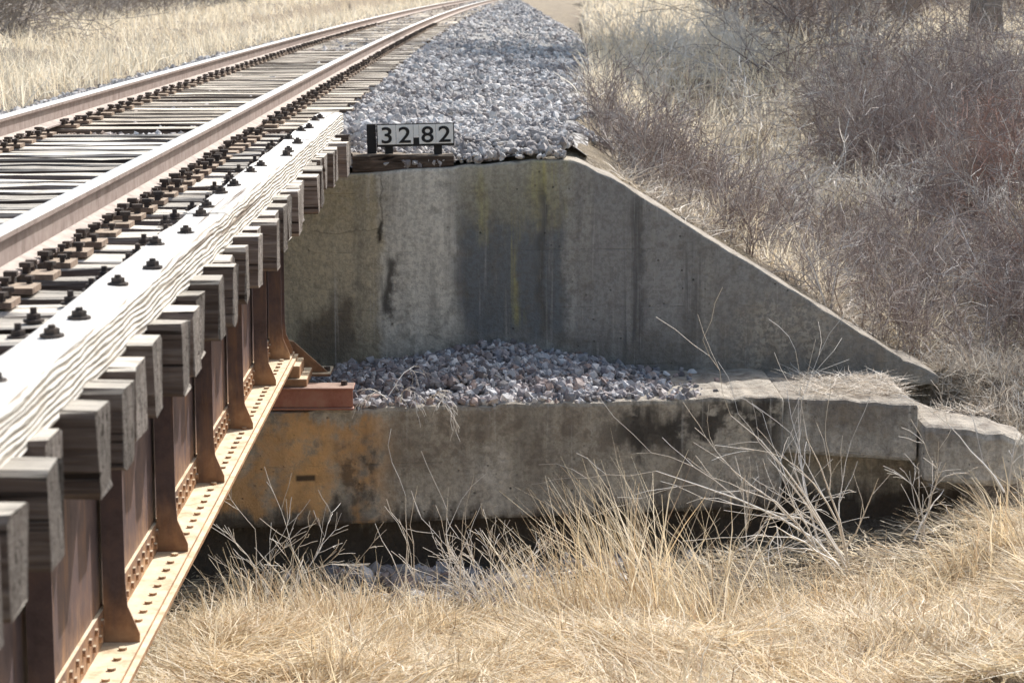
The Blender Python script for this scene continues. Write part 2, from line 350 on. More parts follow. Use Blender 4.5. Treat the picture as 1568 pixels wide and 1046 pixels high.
# ballast bed
def bedz(X,Y):
    u=X-Xc(Y); au=np.abs(u); e=edgeU(Y)
    z=-1.125-.03*ss(1.2,1.9,au)-.05*np.clip(au-1.5,0,9)-.5*np.clip(au-e,0,9)
    z=z+(vnoise(X,Y,1.7,8)-.5)*.09*ss(1.4,2,au)
    near=(Y>10)&(X>-1.3)
    lim=wtop(X)+.015+np.clip(Y-Yw(X),0,3)*.3
    return np.where(near,np.minimum(z,lim),z)
def bed(name,y0arr,u0,skew):
    q=np.linspace(0,1,46); Q,T=np.meshgrid(q,y0arr); E=edgeU(T)+.12
    U=u0+(E-u0)*Q; X=U+Xc(T); Y=T
    if skew: Y=np.where(T<17.6,np.maximum(T,Yw(X)+.04+.5*ss(.25,.6,X)),T)
    Zb=bedz(X,Y)+.012
    n=len(q); I=(np.arange(len(y0arr)-1)[:,None]*n+np.arange(n-1)[None]).ravel()
    return make(name,np.stack([X,Y,Zb],-1).reshape(-1,3),np.stack([I,I+1,I+n+1,I+n],1),M_bed,None,True)
bed('ballast_bed',np.concatenate([np.arange(16.1,18,.08),np.arange(18,40,.3),np.arange(40,260,3)]),-1.75,True)
bed('ballast_bed.001',np.arange(-40,1.9,.5),-2.6,False)

# stones
phi=(1+5**.5)/2
ICO=np.array([(-1,phi,0),(1,phi,0),(-1,-phi,0),(1,-phi,0),(0,-1,phi),(0,1,phi),(0,-1,-phi),(0,1,-phi),(phi,0,-1),(phi,0,1),(-phi,0,-1),(-phi,0,1)],float)/1.9
IF=np.array([(0,11,5),(0,5,1),(0,1,7),(0,7,10),(0,10,11),(1,5,9),(5,11,4),(11,10,2),(10,7,6),(7,1,8),(3,9,4),(3,4,2),(3,2,6),(3,6,8),(3,8,9),(4,9,5),(2,4,11),(6,2,10),(8,6,7),(9,8,1)])
def stones(name,P,size,mat,parent=None):
    Vs=[];Fs=[];b=0; nv=10; idx=rng.integers(0,nv,len(P))
    for k in range(nv):
        T=ICO*(1+rng.uniform(-.42,.32,(12,1)))*rng.uniform(.6,1.25,(1,3))
        q=P[idx==k]; sz=size[idx==k]
        if len(q)==0: continue
        sc=sz[:,None]*rng.uniform(.65,1.3,(len(q),3))
        v,f=inst(T,IF,q,sc,randrot(len(q))); Vs.append(v);Fs.append(f+b); b+=len(v)
    return make(name,np.concatenate(Vs),np.concatenate(Fs),mat,parent)
def ontie(U,Y,h):
    k=(Y-16.75)/.52; return (np.abs(U)<1.34)&(np.abs(k-np.round(k))*.52<h)
n=46000; U=R_(-1.8,4.2,n); Y=16.3+19.7*R_(0,1,n)**1.5; X=U+Xc(Y)
edge=edgeU(Y)+.1+(vnoise(X,Y,1.3,6)-.5)*.6
ok=(U<edge)&(Y>Yw(X)+.03)&~ontie(U,Y,.125)&(R_(0,1,n)<1-.8*ss(-.45,.25,U-edge))
X,Y,U=X[ok],Y[ok],U[ok]
z=np.maximum(bedz(X,Y),np.where(U>3.2,terr(X,Y),-9))+R_(-.005,.04,len(X))*np.where(np.abs(U)<1.3,.2,1)
sz=(.016+.026*R_(0,1,len(X))**1.8)*(1+.02*(Y-16))*np.where(np.abs(U)<1.3,.8,1)
stones('ballast_gravel',np.stack([X,Y,z],1),sz,M_stone)
n=15000; Y=36+164*R_(0,1,n)**1.7; U=-1.8+(edgeU(Y)+1.8)*R_(0,1,n); X=U+Xc(Y); ok=~ontie(U,Y,.13)|(Y>90); X,Y=X[ok],Y[ok]
stones('ballast_gravel.001',np.stack([X,Y,bedz(X,Y)+.005],1),R_(.035,.065,len(X))*(Y/36)**.4,M_stone)
n=900; X=np.clip(rng.normal(-.1,.5,n),-1.6,2.0); Y=Ys(X)-.08-np.abs(rng.normal(0,.5,n))
stones('spilled_stones',np.stack([X,Y,terr(X,Y)+R_(0,.08,n)],1),R_(.02,.07,n),M_stone2)

# ------------------------------------------------------------ abutments
def strip(name,xs,zt,zb,yf,yb,mat,parent,jit=.006,bev=.02,mir=None):
    n=len(xs); V=[]
    for i,x in enumerate(xs):
        a,b,c,d=zt[i],zb[i],yf[i],yb[i]; j=lambda:random.uniform(-jit,jit)
        ring=[(x,c+j()*.5,b),(x,c+j()*.5,a+j()),(x,d,a+j()),(x,d,b)]
        if mir is not None: ring=[(p[0],mir-p[1],p[2]) for p in ring]
        V+=ring
    F=[]
    for i in range(n-1):
        for k in range(4):
            a=i*4+k;b=i*4+(k+1)%4; F.append((a,b,b+4,a+4))
    F.append((0,3,2,1)); F.append(tuple((n-1)*4+k for k in range(4)))
    if mir is not None: F=[f[::-1] for f in F]
    F=[f[::-1] for f in F]
    o=make(name,V,F,mat,parent)
    if bev:
        m=o.modifiers.new('b','BEVEL'); m.width=bev; m.segments=2; m.limit_method='ANGLE'; m.angle_limit=math.radians(50)
    return o
def abutment(parent,mir=None):
    x=np.concatenate([np.arange(-5.68,.55,.12),[.60,.63,.66,.72],np.arange(.8,3.12,.1),[3.12,3.2,3.3,3.4]])
    strip('backwall_and_wingwall',x,wtop(x),np.full(len(x),-3.0),Yw(x),Yw(x)+.48,M_conc,parent,.008,mir=mir)
    x=x[x>.62]; zt=wtop(x); xl=2*XC-x[::-1]
    strip('wingwall_left',xl,zt[::-1],np.full(len(x),-3.05),Yw(xl*0-5.68),Yw(xl*0-5.68)+.5,M_conc,parent,mir=mir)
    x=np.arange(-7.2,2.09,.09)
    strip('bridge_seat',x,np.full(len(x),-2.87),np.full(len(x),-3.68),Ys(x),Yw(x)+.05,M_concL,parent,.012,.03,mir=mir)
    strip('footing',x,np.full(len(x),-3.66),np.full(len(x),-4.7),Ys(x)+.22,Yw(x),M_concL,parent,.03,.03,mir=mir)
    x=np.array([2.05,2.15,2.3,2.4,2.5,2.6,2.7,2.8,2.9,2.98])
    yf=np.interp(x,[2.05,2.98],[15.46,15.14]); zt=np.full(len(x),-2.89)
    strip('wing_ledge',x,zt,np.full(len(x),-3.30),yf,Yw(x)+.3,M_conc,parent,.010,.03,mir=mir)
    x=np.array([2.995,3.1,3.2,3.3,3.4,3.5,3.6,3.69,3.74])
    yf=np.interp(x,[2.9,3.45,3.58,3.68,3.74],[15.06,14.86,14.87,14.98,15.2])
    strip('ledge_end_block',x,np.interp(x,[2.99,3.5,3.74],[-3.01,-3.04,-3.12]),np.full(len(x),-3.42),yf,np.interp(x,[2.99,3.2,3.74],[16.4,15.6,15.4]),M_conc,parent,.018,.05,mir=mir)
    x=np.arange(2.1,3.5,.12)
    strip('wing_footing',x,np.full(len(x),-3.28),np.full(len(x),-4.4),np.full(len(x),15.65),np.full(len(x),16.4),M_concL,parent,.03,.03,mir=mir)
AB=empty('concrete_abutment'); abutment(AB)
AB2=empty('concrete_abutment.001'); abutment(AB2,18.45)

# gravel on the seat
xs2=np.arange(-1.6,1.9,.06); tt=np.linspace(0,1,18)
def heap(X,tq):
    e=ss(-1.5,-.75,X)*(1-ss(.5,1.35,X)); lo=np.exp(-((X-.0)/.5)**2)*.05
    w=ss(0,.3,tq)*(.5+.5*tq)
    return -2.872+e*w*(.12+lo+(vnoise(X,tq,3,3)-.5)*.09+(vnoise(X*3,tq*3,2,5)-.5)*.05)-.012*(1-e)-.012
XX,TT=np.meshgrid(xs2,tt); YY=Ys(XX)+.03+TT*(Yw(XX)-Ys(XX)-.03)
n=len(xs2); I=(np.arange(len(tt)-1)[:,None]*n+np.arange(n-1)[None]).ravel()
make('seat_gravel_bed',np.stack([XX,YY,heap(XX,TT)],-1).reshape(-1,3),np.stack([I,I+1,I+n+1,I+n],1),M_bed,AB,True)
X=R_(-1.5,1.9,6500); T=R_(0,1,6500)
pr=ss(-1.3,-.8,X+.5*T)*(1-ss(.6,1.8,X+.2*T)); ok=R_(0,1,6500)<pr; X,T=X[ok],T[ok]
YY=Ys(X)+.03+T*(Yw(X)-Ys(X)-.05); stones('seat_gravel',np.stack([X,YY,heap(X,T)+R_(0,.04,len(X))],1),.015+.03*R_(0,1,len(X))**1.7,M_stone2)

# ------------------------------------------------------------ bridge
BR=empty('railroad_bridge')
def beamloop(L0,L1,w,h,c,nseg,jit):
    prof=[(-w/2+c,-h/2),(w/2-c,-h/2),(w/2,-h/2+c),(w/2,h/2-c),(w/2-c,h/2),(-w/2+c,h/2),(-w/2,h/2-c),(-w/2,-h/2+c)]
    V=[];F=[];n=8
    for i in range(nseg+1):
        x=L0+(L1-L0)*i/nseg
        for q in prof: V.append((x+random.uniform(-jit,jit)*.8*(i in (0,nseg)),q[0]+random.uniform(-jit,jit),q[1]+random.uniform(-jit,jit)))
    for i in range(nseg):
        for k in range(n):
            a=i*n+k;b=i*n+(k+1)%n; F.append((a,b,b+n,a+n))
    F.append(tuple(range(n))[::-1]); F.append(tuple(nseg*n+k for k in range(n)))
    return V,[f[::-1] for f in F]
G=Geo(); tieY=[]
y=.6
while y<16.15:
    tieY.append(y); w=random.uniform(.16,.21); e=random.uniform(-.045,.04)
    V,F=beamloop(-4.05+random.uniform(-.04,.04),-1.0+e,w,.225,.012,9,.007)
    a=random.uniform(-.012,.012); dz=random.uniform(-.014,.004)
    G.add([(v[0],v[1]+y+a*(v[0]+2.5),v[2]-1.065-.1125+dz) for v in V],F)
    y+=.36+random.uniform(-.022,.022)
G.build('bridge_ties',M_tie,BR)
G=Geo()
for y0,y1 in ((-.3,4.1),(4.11,9.2),(9.21,13.6),(13.61,16.55)):
    V,F=beamloop(y0,y1,.18,.15,.012,14,.005)
    G.add([(-1.18-v[1],v[0],v[2]-.945-.075+random.uniform(-.002,.002)) for v in V],[f for f in F])
G.build('guard_timber',M_timber,BR)
def prism(n,r,h):
    a=np.arange(n)*2*np.pi/n
    V=np.concatenate([np.stack([r*np.cos(a),r*np.sin(a),0*a],1),np.stack([r*np.cos(a),r*np.sin(a),0*a+h],1),[[0,0,h]]])
    F=[]
    for i in range(n): j=(i+1)%n; F+= [(i,j,j+n),(i,j+n,i+n),(i+n,j+n,2*n)]
    return V,np.array(F)
def place(tpl,P,sc=None,R=None):
    P=np.array(P,float); sc=np.ones((len(P),1)) if sc is None else np.array(sc,float).reshape(len(P),-1)
    return inst(tpl[0],tpl[1],P,sc,R)
def merge(lst):
    b=0;Vs=[];Fs=[]
    for v,f in lst: Vs.append(v);Fs.append(f+b);b+=len(v)
    return np.concatenate(Vs),np.concatenate(Fs)
wash=prism(10,.034,.008); nut=prism(6,.022,.018); rod=prism(8,.011,.026)
P=[(-1.42+random.uniform(-.04,.04),yy_+random.uniform(-.04,.04),-1.066) for yy_ in tieY]+[(-3.62,yy_,-1.066) for yy_ in tieY]
P2=[]
for i,yy_ in enumerate(tieY):
    if i%3!=2: P2.append((-1.18+random.uniform(-.055,.055),yy_+random.uniform(-.05,.05),-.945))
parts=[place(wash,P),place(nut,[(a,b,c+.008) for a,b,c in P]),place(rod,[(a,b,c+.02) for a,b,c in P]),
       place(wash,P2),place(nut,[(a,b,c+.006) for a,b,c in P2]),place(rod,[(a,b,c+.01) for a,b,c in P2],[[1,1,.9]]*len(P2))]
V,F=merge(parts); make('hook_bolts',V,F,M_iron,BR)

def girder(name,xc,detail=True):
    G=Geo(); y0,y1=3.3,15.32; zt=-1.292; zb=-2.555
    G.box(xc-.006,xc+.006,y0,y1,zb+.02,zt-.02)
    G.box(xc-.19,xc+.19,y0,y1-.003,zb-.02,zb); G.box(xc-.18,xc+.18,y0,y1-.003,zt-.018,zt)
    for s_ in (1,-1):
        for zz,sg in ((zb,1),(zt-.018,-1)):
            lo,hi=sorted((zz+sg*.001,zz+sg*.15)); a,b=sorted((xc+s_*.0065,xc+s_*.021)); G.box(a,b,y0+.002,y1-.002,lo,hi)
            lo,hi=sorted((zz+sg*.0012,zz+sg*.016)); a,b=sorted((xc+s_*.021,xc+s_*.165)); G.box(a,b,y0+.002,y1-.002,lo,hi)
        ysf=[y for y in np.arange(4.2,15.0,1.4)]+[15.22,15.0]
        for y in ysf:
            a,b=sorted((xc+s_*.0215,xc+s_*.034)); G.box(a,b,y,y+.09,zb+.017,zt-.035)
            pr=[(xc+s_*.022,zb+.0165),(xc+s_*.160,zb+.0165),(xc+s_*.160,zb+.05),(xc+s_*.14,zb+.10),(xc+s_*.115,zb+.16),(xc+s_*.108,zb+.26),(xc+s_*.108,zt-.036),(xc+s_*.022,zt-.036)]
            G.poly(pr if s_>0 else pr[::-1],'y',y-.012,y)
    G.build(name,M_girder,BR)
    if not detail: return
    riv=prism(8,.016,.011); P=[];R=[]
    Rx=np.array([[0,0,1],[0,1,0],[-1,0,0]],float); I3=np.eye(3)
    for y in np.arange(y0+.05,y1,.13):
        P.append((xc+.11,y,zb+.016));R.append(I3)
        for z in (zb+.06,zb+.11,zt-.075,zt-.13): P.append((xc+.021,y+(.05 if z in(zb+.11,) else 0),z));R.append(Rx)
    for y in np.arange(4.2,15.0,1.4):
        for z in np.arange(zb+.2,zt-.15,.11): P.append((xc+.034,y+.05,z));R.append(Rx)
    V,F=place(riv,P,None,np.array(R)); make(name+'_rivets',V,F,M_girder,BR)
girder('near_girder',-1.53); girder('far_girder',-3.52,False)
G=Geo()
for y in np.arange(4.2,15.3,2.8):
    G.box(-3.4,-1.65,y+.02,y+.03,-1.5,-1.42); G.box(-3.4,-1.65,y+.02,y+.03,-2.5,-2.42)
    G.poly([(-3.4,-2.5),(-3.3,-2.5),(-1.65,-1.42),(-1.75,-1.42)],'y',y+.035,y+.045)
    G.poly([(-1.65,-2.5),(-1.65,-2.42),(-3.3,-1.42),(-3.4,-1.42)],'y',y+.05,y+.06)
G.build('cross_frames',M_girder,BR)
G=Geo()
yb_=float(Ys(-1.2))
G.box(-1.86,-.93,yb_-.02,yb_+.20,-2.866,-2.852); G.box(-1.86,-.93,yb_-.02,yb_+.20,-2.728,-2.714)
G.box(-1.86,-.935,yb_-.002,yb_+.012,-2.852,-2.728)
G.build('red_bearing_channel',M_red,BR,.004)
G=Geo()
G.box(-1.80,-1.25,yb_+.03,yb_+.5,-2.7135,-2.66)
G.box(-1.75,-1.3,yb_+.06,yb_+.42,-2.66,-2.5755)
G.box(-1.42,-1.12,15.34,15.66,-2.72,-2.70); G.poly([(-1.51,-2.70),(-1.14,-2.70),(-1.38,-2.48),(-1.51,-2.44)],'y',15.40,15.415)
G.build('bearing_shoe',M_girder,BR,.004)
V,F=place(prism(6,.022,.03),[(-1.15,15.45,-2.70),(-1.35,15.6,-2.70),(-1.0,yb_+.1,-2.714)]); make('bearing_nuts',V,F,M_iron,BR)

# ------------------------------------------------------------ track
TR=empty('railroad_track')
ytr=np.concatenate([np.arange(-30,20,2),np.arange(20,220,2.5)])
half=[(.07,0),(.07,.011),(.03,.024),(.0085,.034),(.0085,.122),(.030,.132),(.036,.138),(.0365,.156)]
topp=[(.0365,.1565),(.032,.1655),(.019,.170),(0,.1705)]
def rail(name,du):
    prof=half+[(-x,z) for x,z in half[::-1]]
    n=len(prof); V=[];F=[]
    for y in ytr:
        x0=float(Xc(y))+du
        V+=[(x0+px,y,-1.045+pz) for px,pz in prof]
    for i in range(len(ytr)-1):
        for k in range(n):
            if k==len(half)-1: continue
            a=i*n+k;b=i*n+(k+1)%n; F.append((a,b,b+n,a+n))
    F.append(tuple(range(n)))
    make(name,V,F,M_railside,TR)
    pt=topp+[(-x,z) for x,z in topp[:-1][::-1]]; n=len(pt);V=[];F=[]
    for y in ytr:
        x0=float(Xc(y))+du; V+=[(x0+px,y,-1.045+pz) for px,pz in pt]
    for i in range(len(ytr)-1):
        for k in range(n-1):
            a=i*n+k;b=a+1; F.append((a,b,b+n,a+n))
    make(name+'_head',V,F,M_railtop,TR,True)
rail('right_rail',.75); rail('left_rail',-.75)
G=Geo(); gt=[]
y=16.75
while y<150:
    gt.append(y); V,F=beamloop(-1.3+random.uniform(-.05,.05),1.3+random.uniform(-.05,.05),.23,.17,.012,5,.006); x0=float(Xc(y))
    G.add([(v[0]+x0,v[1]+y,v[2]-1.072-.085) for v in V],F); y+=.52
G.build('track_ties',M_gtie,TR)
GP=Geo(); SP=[]; AN=Geo()
for y in tieY+gt[:80]:
    x0=float(Xc(y))
    for du in (.75,-.75):
        c=x0+du; GP.box(c-.185,c+.185,y-.075,y+.075,-1.068,-1.0465)
        for dx,dy in ((.095,.05),(-.095,-.05),(.095,-.05),(-.095,.05),(.15,.045),(-.15,-.045),(.15,-.05),(-.15,.05)):
            if abs(dx)<.1 or random.random()<.6: SP.append((c+dx*(1 if abs(dx)>.1 else .87),y+dy+random.uniform(-.008,.008),-1.047))
        if random.random()<.6:
            AN.box(c-.085,c+.085,y+.115,y+.14,-1.075,-1.035)
GP.build('tie_plates',M_plate,TR)
AN.build('rail_anchors',M_iron,TR)
hd=Geo(); hd.box(-.010,.010,-.009,.009,0,.02); hd.box(-.018,.018,-.015,.015,.02,.034)
tplV=np.array(hd.V); tplF=np.array(hd.F)
SP=np.array(SP); v,f=inst(tplV,tplF,SP,np.ones((len(SP),1))*rng.uniform(.8,1.3,(len(SP),1)),rotz(R_(-.4,.4,len(SP))))
make('spikes',v,f,M_iron,TR)

# ------------------------------------------------------------ milepost sign
MS=empty('milepost_sign')
tw=NT('sign_white_paint'); tw.col(tw.mix(tw.rng(tw.noise(tw.pos(),30,5),.55,.75,0,.4),(.9,.91,.91),(.65,.63,.6))); M_w=tw.m
tb=NT('sign_black_paint'); tb.col((.025,.025,.028)); tb.b.inputs['Roughness'].default_value=.6; M_k=tb.m
sx0=-.83; fy=float(Yw(-.5))+.02; ang=math.atan(.08)
G=Geo(); G.box(0,.57,0,.02,-.082,.085); G.box(-.07,-.003,.03,.06,-.14,.085); G.box(.06,.12,.021,.05,-.2,.05); G.box(.42,.48,.021,.05,-.2,.05)
G.build('backing_board',M_k,MS,.003)
G=Geo()
for a,b in ((.008,.141),(.143,.268),(.312,.434),(.436,.562)): G.box(a,b,-.006,-.0005,-.065,.077)
G.box(.270,.310,-.006,-.0005,-.018,.077)
G.build('number_tiles',M_w,MS,.001)
for ch,cx in (('3',.075),('2',.206),('8',.373),('2',.499)):
    cu=bpy.data.curves.new('digit_'+ch,'FONT'); cu.body=ch; cu.size=.165; cu.align_x='CENTER'; cu.extrude=.0012; cu.offset=.002
    o=bpy.data.objects.new('digit_'+ch,cu); S.collection.objects.link(o); o.location=(cx,-.0085,-.053); o.rotation_euler=(math.pi/2,0,0); o.scale=(1.18,1,1)
    cu.materials.append(M_k); o.parent=MS
MS.location=(sx0,fy,-1.105); MS.rotation_euler=(0,math.radians(-1.0),ang)
G=Geo()
V,F=beamloop(0,.74,.3,.13,.012,6,.006)
c_,s_=math.cos(.13),math.sin(.13)
G.add([(-1.02+v[0]*c_-v[1]*s_,float(Yw(-1.0))+.17+v[0]*s_+v[1]*c_,v[2]-1.305) for v in V],F)
G.build('wooden_backing_block',M_block)

# ------------------------------------------------------------ dry grass blades
def blades(X,Y,L,W,a0,a1,az,nseg=3,z=None,kink=.35):
    n=len(X); z=terr(X,Y) if z is None else z
    d=np.stack([np.cos(az),np.sin(az)],1); side=np.stack([-np.sin(az),np.cos(az),np.zeros(n)],1)
    tw=R_(-.9,.9,n); side=side*np.cos(tw)[:,None]; side[:,2]=np.sin(tw)
    p=np.stack([X,Y,z-.01],1); V=np.zeros((n,nseg+1,2,3)); kz=R_(-kink,kink,n)
    for i in range(nseg+1):
        t_=i/nseg; w=W*(1-.8*t_**1.5)*.5
        V[:,i,0]=p-side*w[:,None]; V[:,i,1]=p+side*w[:,None]
        a=a0+a1*t_; st=(L/nseg); k=kz*(1 if i%2 else -1)*.6
        dx=d[:,0]*np.cos(k)-d[:,1]*np.sin(k); dy=d[:,0]*np.sin(k)+d[:,1]*np.cos(k)
        p=p+np.stack([dx*np.sin(a)*st,dy*np.sin(a)*st,np.cos(a)*st],1)
    b=(np.arange(n)*(nseg+1)*2)[:,None]; F=[]
    for i in range(nseg): F.append(np.stack([b[:,0]+2*i,b[:,0]+2*i+1,b[:,0]+2*i+3,b[:,0]+2*i+2],1))
    return V.reshape(-1,3),np.stack(F,1).reshape(-1,4)
parts=[]
n=82000; Y=10.2+4.6*R_(0,1,n)**.9; X=R_(-.2,.29,n)*Y
az=vnoise(X,Y,.9,11)*9+R_(-1.6,1.6,n)
keep=(Y<Ys(X)-.15)&((vnoise(X,Y,2.4,12)+.3*R_(0,1,n))>.34)&(R_(0,1,n)<1-.65*ss(13.3,14.3,Y)*(X<3)); X,Y,az=X[keep],Y[keep],az[keep]; n=len(X)
wallf=1-.5*ss(13.2,14.2,Y)*(X<3)
parts.append(blades(X,Y,R_(.12,.45,n)*wallf,R_(.004,.012,n),R_(1.05,1.75,n),R_(-.3,.5,n),az,4,terr(X,Y)+R_(.0,.11,n),.9))
def tuss(cx,cy,m,L0,L1,r,lean,wd=(.004,.009),bend=1.5,bias=None,kink=.5):
    a=R_(0,2*np.pi,m); q=np.sqrt(R_(0,1,m))*r; X=cx+np.cos(a)*q; Y=cy+np.sin(a)*q
    aa=a+R_(-.9,.9,m)
    if bias is not None: aa=np.where(R_(0,1,m)<.7,bias+R_(-.6,.6,m),aa)
    return blades(X,Y,R_(L0,L1,m),R_(*wd,m),R_(0,lean,m)*(q/r*.7+.3),R_(.1,bend,m),aa,4,None,kink)
for i in range(135):
    cy=random.uniform(10.4,13.5); cx=random.uniform(-.2,.30)*cy
    s_=random.uniform(.45,1.1); parts.append(tuss(cx,cy,int(110*s_),.15*s_,.5*s_,.2*s_,1.5,(.005,.012),2.2,random.uniform(0,6.28),.8))
for cx,cy,m,L0,L1,r in ((-1.05,13.2,100,.3,.7,.16),(-.85,13.0,80,.3,.66,.14),(-1.45,13.4,90,.3,.68,.15),(-.75,13.5,50,.3,.55,.12),
     (.4,13.2,60,.5,.9,.22),(.65,12.9,80,.6,1.15,.25),(.9,13.2,90,.7,1.3,.25),(1.2,13.0,90,.6,1.25,.25),(.2,13.5,40,.4,.75,.16),(.95,13.6,70,.6,1.2,.25),(1.45,13.3,80,.4,.95,.25),(1.8,13.4,70,.3,.7,.2),
     (2.2,13.3,70,.3,.55,.2),(2.6,13.0,80,.3,.55,.2),(3.0,13.4,80,.3,.6,.2),(3.4,13.7,100,.3,.65,.2),(3.8,13.6,120,.3,.75,.2),(3.3,13.0,100,.3,.6,.2),(-.3,13.2,40,.25,.5,.15)):
    parts.append(tuss(cx,cy,m,L0,L1,r,.55,(.007,.017),1.0,2.9,.6)); parts.append(tuss(cx,cy,m//2,L0*.4,L1*.5,r*1.3,1.1,(.006,.013),1.5,None,.8))
V,F=merge(parts); make('dry_grass',V,F,M_grass)
# litter on the right slope and on the wing ledge
n=60000; X=R_(1.0,10,n); Y=16.9+15*R_(0,1,n)**1.3; u=X-Xc(Y)
keep=(u>edgeU(Y)+(vnoise(X,Y,1.3,6)-.5)*.8)&(vnoise(X,Y,1.2,15)>.28)&(Y>Yw(X)+.5)&(X<.32*Y); X,Y=X[keep],Y[keep]; n=len(X)
V1=blades(X,Y,R_(.1,.34,n),R_(.005,.012,n),R_(.8,1.6,n),R_(-.2,.6,n),R_(0,6.3,n),3,None,.9)
X=R_(3.2,4.6,6000); Y=R_(14.9,17,6000); k=(X>3.72)|((X>3.42)&(Y>15.6)); X,Y=X[k],Y[k]; n=len(X)
V2=blades(X,Y,R_(.1,.34,n),R_(.004,.009,n),R_(.4,1.5,n),R_(0,.7,n),R_(0,6.3,n),3,None,.9)
X=R_(2.2,3.6,1500); Y=R_(15.4,16.3,1500); k=(X<2.98)|(Y<15.7); X,Y=X[k],Y[k]; n=len(X)
V3=blades(X,Y,R_(.05,.25,n),R_(.003,.008,n),R_(1.2,1.6,n),R_(0,.1,n),R_(0,6.3,n),3,np.where(X<2.98,-2.88,-3.02)+.012)
V,F=merge([V1,V2,V3]); make('slope_litter',V,F,M_litter)
parts=[]
for i in range(110):
    cx=random.uniform(1.5,8); cy=random.uniform(17.3,30)
    if cx-float(Xc(cy))<float(edgeU(cy))+.5 or cx>.31*cy: continue
    s_=random.uniform(.5,1.2); parts.append(tuss(cx,cy,int(80*s_),.15*s_,.5*s_,.2*s_,.9,(.006,.012)))
def far(n,x0,x1,y0,y1,L0,L1,cond):
    Y=y0+(y1-y0)*R_(0,1,n)**1.4; X=R_(x0,x1,n)*Y; u=X-Xc(Y); k=cond(X,Y,u)&(vnoise(X,Y,.5,21)+.3*R_(0,1,n)>.3); X,Y=X[k],Y[k]; n=len(X)
    return blades(X,Y,R_(L0,L1,n),R_(.010,.024,n)*(Y/40)**.6,R_(0,.9,n),R_(.1,1.3,n),R_(0,6.3,n),2)
parts.append(far(40000,-.27,-.02,18,150,.25,.55,lambda X,Y,u:(u<-1.75)&(u>-40)))
parts.append(far(42000,0.0,.30,24,150,.2,.6,lambda X,Y,u:(u>edgeU(Y)+.05)))
V,F=merge(parts); make('far_dry_grass',V,F,M_fargrass)

# ------------------------------------------------------------ shrubs / weeds / trees
def grow(out,p,d,L,r,depth,nch,spread,grav,wan=.25,nseg=4,rmin=.0012):
    pts=[p.copy()];rad=[r];ds=[d]
    for i in range(nseg):
        d=(d+Vector((random.gauss(0,wan),random.gauss(0,wan),random.gauss(0,wan)+grav))).normalized()
        p=p+d*(L/nseg); pts.append(p.copy()); rad.append(max(r*(1-.75*(i+1)/nseg),rmin)); ds.append(d)
    out.append((pts,rad))
    if depth>0:
        for c in range(nch):
            k=random.randint(1,nseg); a=Vector((random.gauss(0,1),random.gauss(0,1),random.gauss(0,1)))
            nd=(ds[k]+a.normalized()*spread).normalized()
            grow(out,pts[k],nd,L*random.uniform(.35,.7),rad[k]*.75,depth-1,nch,spread,grav,wan,max(2,nseg-1),rmin)
def tubes(br,k=3):
    V=[];F=[]
    for pts,rad in br:
        b=len(V)
        for i,(p,r) in enumerate(zip(pts,rad)):
            d=(pts[min(i+1,len(pts)-1)]-pts[max(i-1,0)]).normalized()
            a=d.cross(Vector((.3,.2,1))).normalized(); c=d.cross(a)
            for j in range(k):
                t_=j*2*math.pi/k; V.append(p+a*(r*math.cos(t_))+c*(r*math.sin(t_)))
        for i in range(len(pts)-1):
            for j in range(k):
                q=b+i*k; F.append((q+j,q+(j+1)%k,q+k+(j+1)%k,q+k+j))
    return np.array([tuple(v) for v in V]),np.array(F)
def bushT(stems,h,r,depth,nch,spread=.8,lean=.6,grav=.02,rmin=.002):
    out=[]
    for i in range(stems):
        a=random.uniform(0,6.28); l=random.uniform(0,lean)
        grow(out,Vector((random.gauss(0,.08),random.gauss(0,.08),-.05)),Vector((math.cos(a)*l,math.sin(a)*l,1)).normalized(),h*random.uniform(.6,1.1),r*random.uniform(.7,1.2),depth,nch,spread,grav,.25,4,rmin)
    return tubes(out)
brushes=[bushT(11,1.2,.013,2,4,.9,1.4,-.01,.0036) for _ in range(6)]
smalls=[bushT(8,.6,.0075,2,4,.8,.9,.02,.0025) for _ in range(5)]
def mass(name,tpls,P,sc,mat):
    P=np.array(P);sc=np.array(sc); Ls=[]
    ids=rng.integers(0,len(tpls),len(P))
    for k,(tv,tf) in enumerate(tpls):
        q=ids==k
        if q.sum():
            s3=sc[q][:,None]*rng.uniform(.8,1.2,(q.sum(),3)); Ls.append(inst(tv,tf,P[q],s3,rotz(R_(0,6.28,q.sum()))))
    V,F=merge(Ls); make(name,V,F,mat)
def pick(n,x0,x1,y0,y1,cond,pw=1.,cl=None):
    P=[]
    while len(P)<n:
        y=y0+(y1-y0)*random.random()**pw; x=random.uniform(x0,x1)
        if cl is not None and float(vnoise(x,y,cl,31))<.36: continue
        if cond(x,y,x-float(Xc(y))): P.append((x,y,float(terr(x,y))))
    return P
P=pick(150,3.4,10,16.4,30,lambda x,y,u:x>3.7+.05*(y-17) and x/y<.31,1.1,.5); mass('roadside_brush',brushes,P,R_(.45,1.0,len(P)),M_twig)
P=pick(85,3.5,24,30,85,lambda x,y,u:u>edgeU(y)+2.6+.04*(y-30) and x<.27*y,1.2,.22); mass('roadside_brush.001',brushes,P,R_(.9,1.9,len(P)),M_twig)
P=pick(110,-34,-8.5,38,110,lambda x,y,u:u<-7-.03*(y-40) and x>-.25*y,1.2); mass('roadside_brush.002',brushes,P,R_(1.4,2.4,len(P)),M_twigL)
P=pick(120,1.0,5,17.1,22,lambda x,y,u:u>3.5); mass('small_shrubs',smalls,P,R_(.5,1.2,len(P)),M_twig)
P=pick(22,4.6,7.5,18,28,lambda x,y,u:.2<x/y<.3); mass('reddish_shrubs',brushes[:3],P,R_(.5,.9,len(P)),M_redtwig)
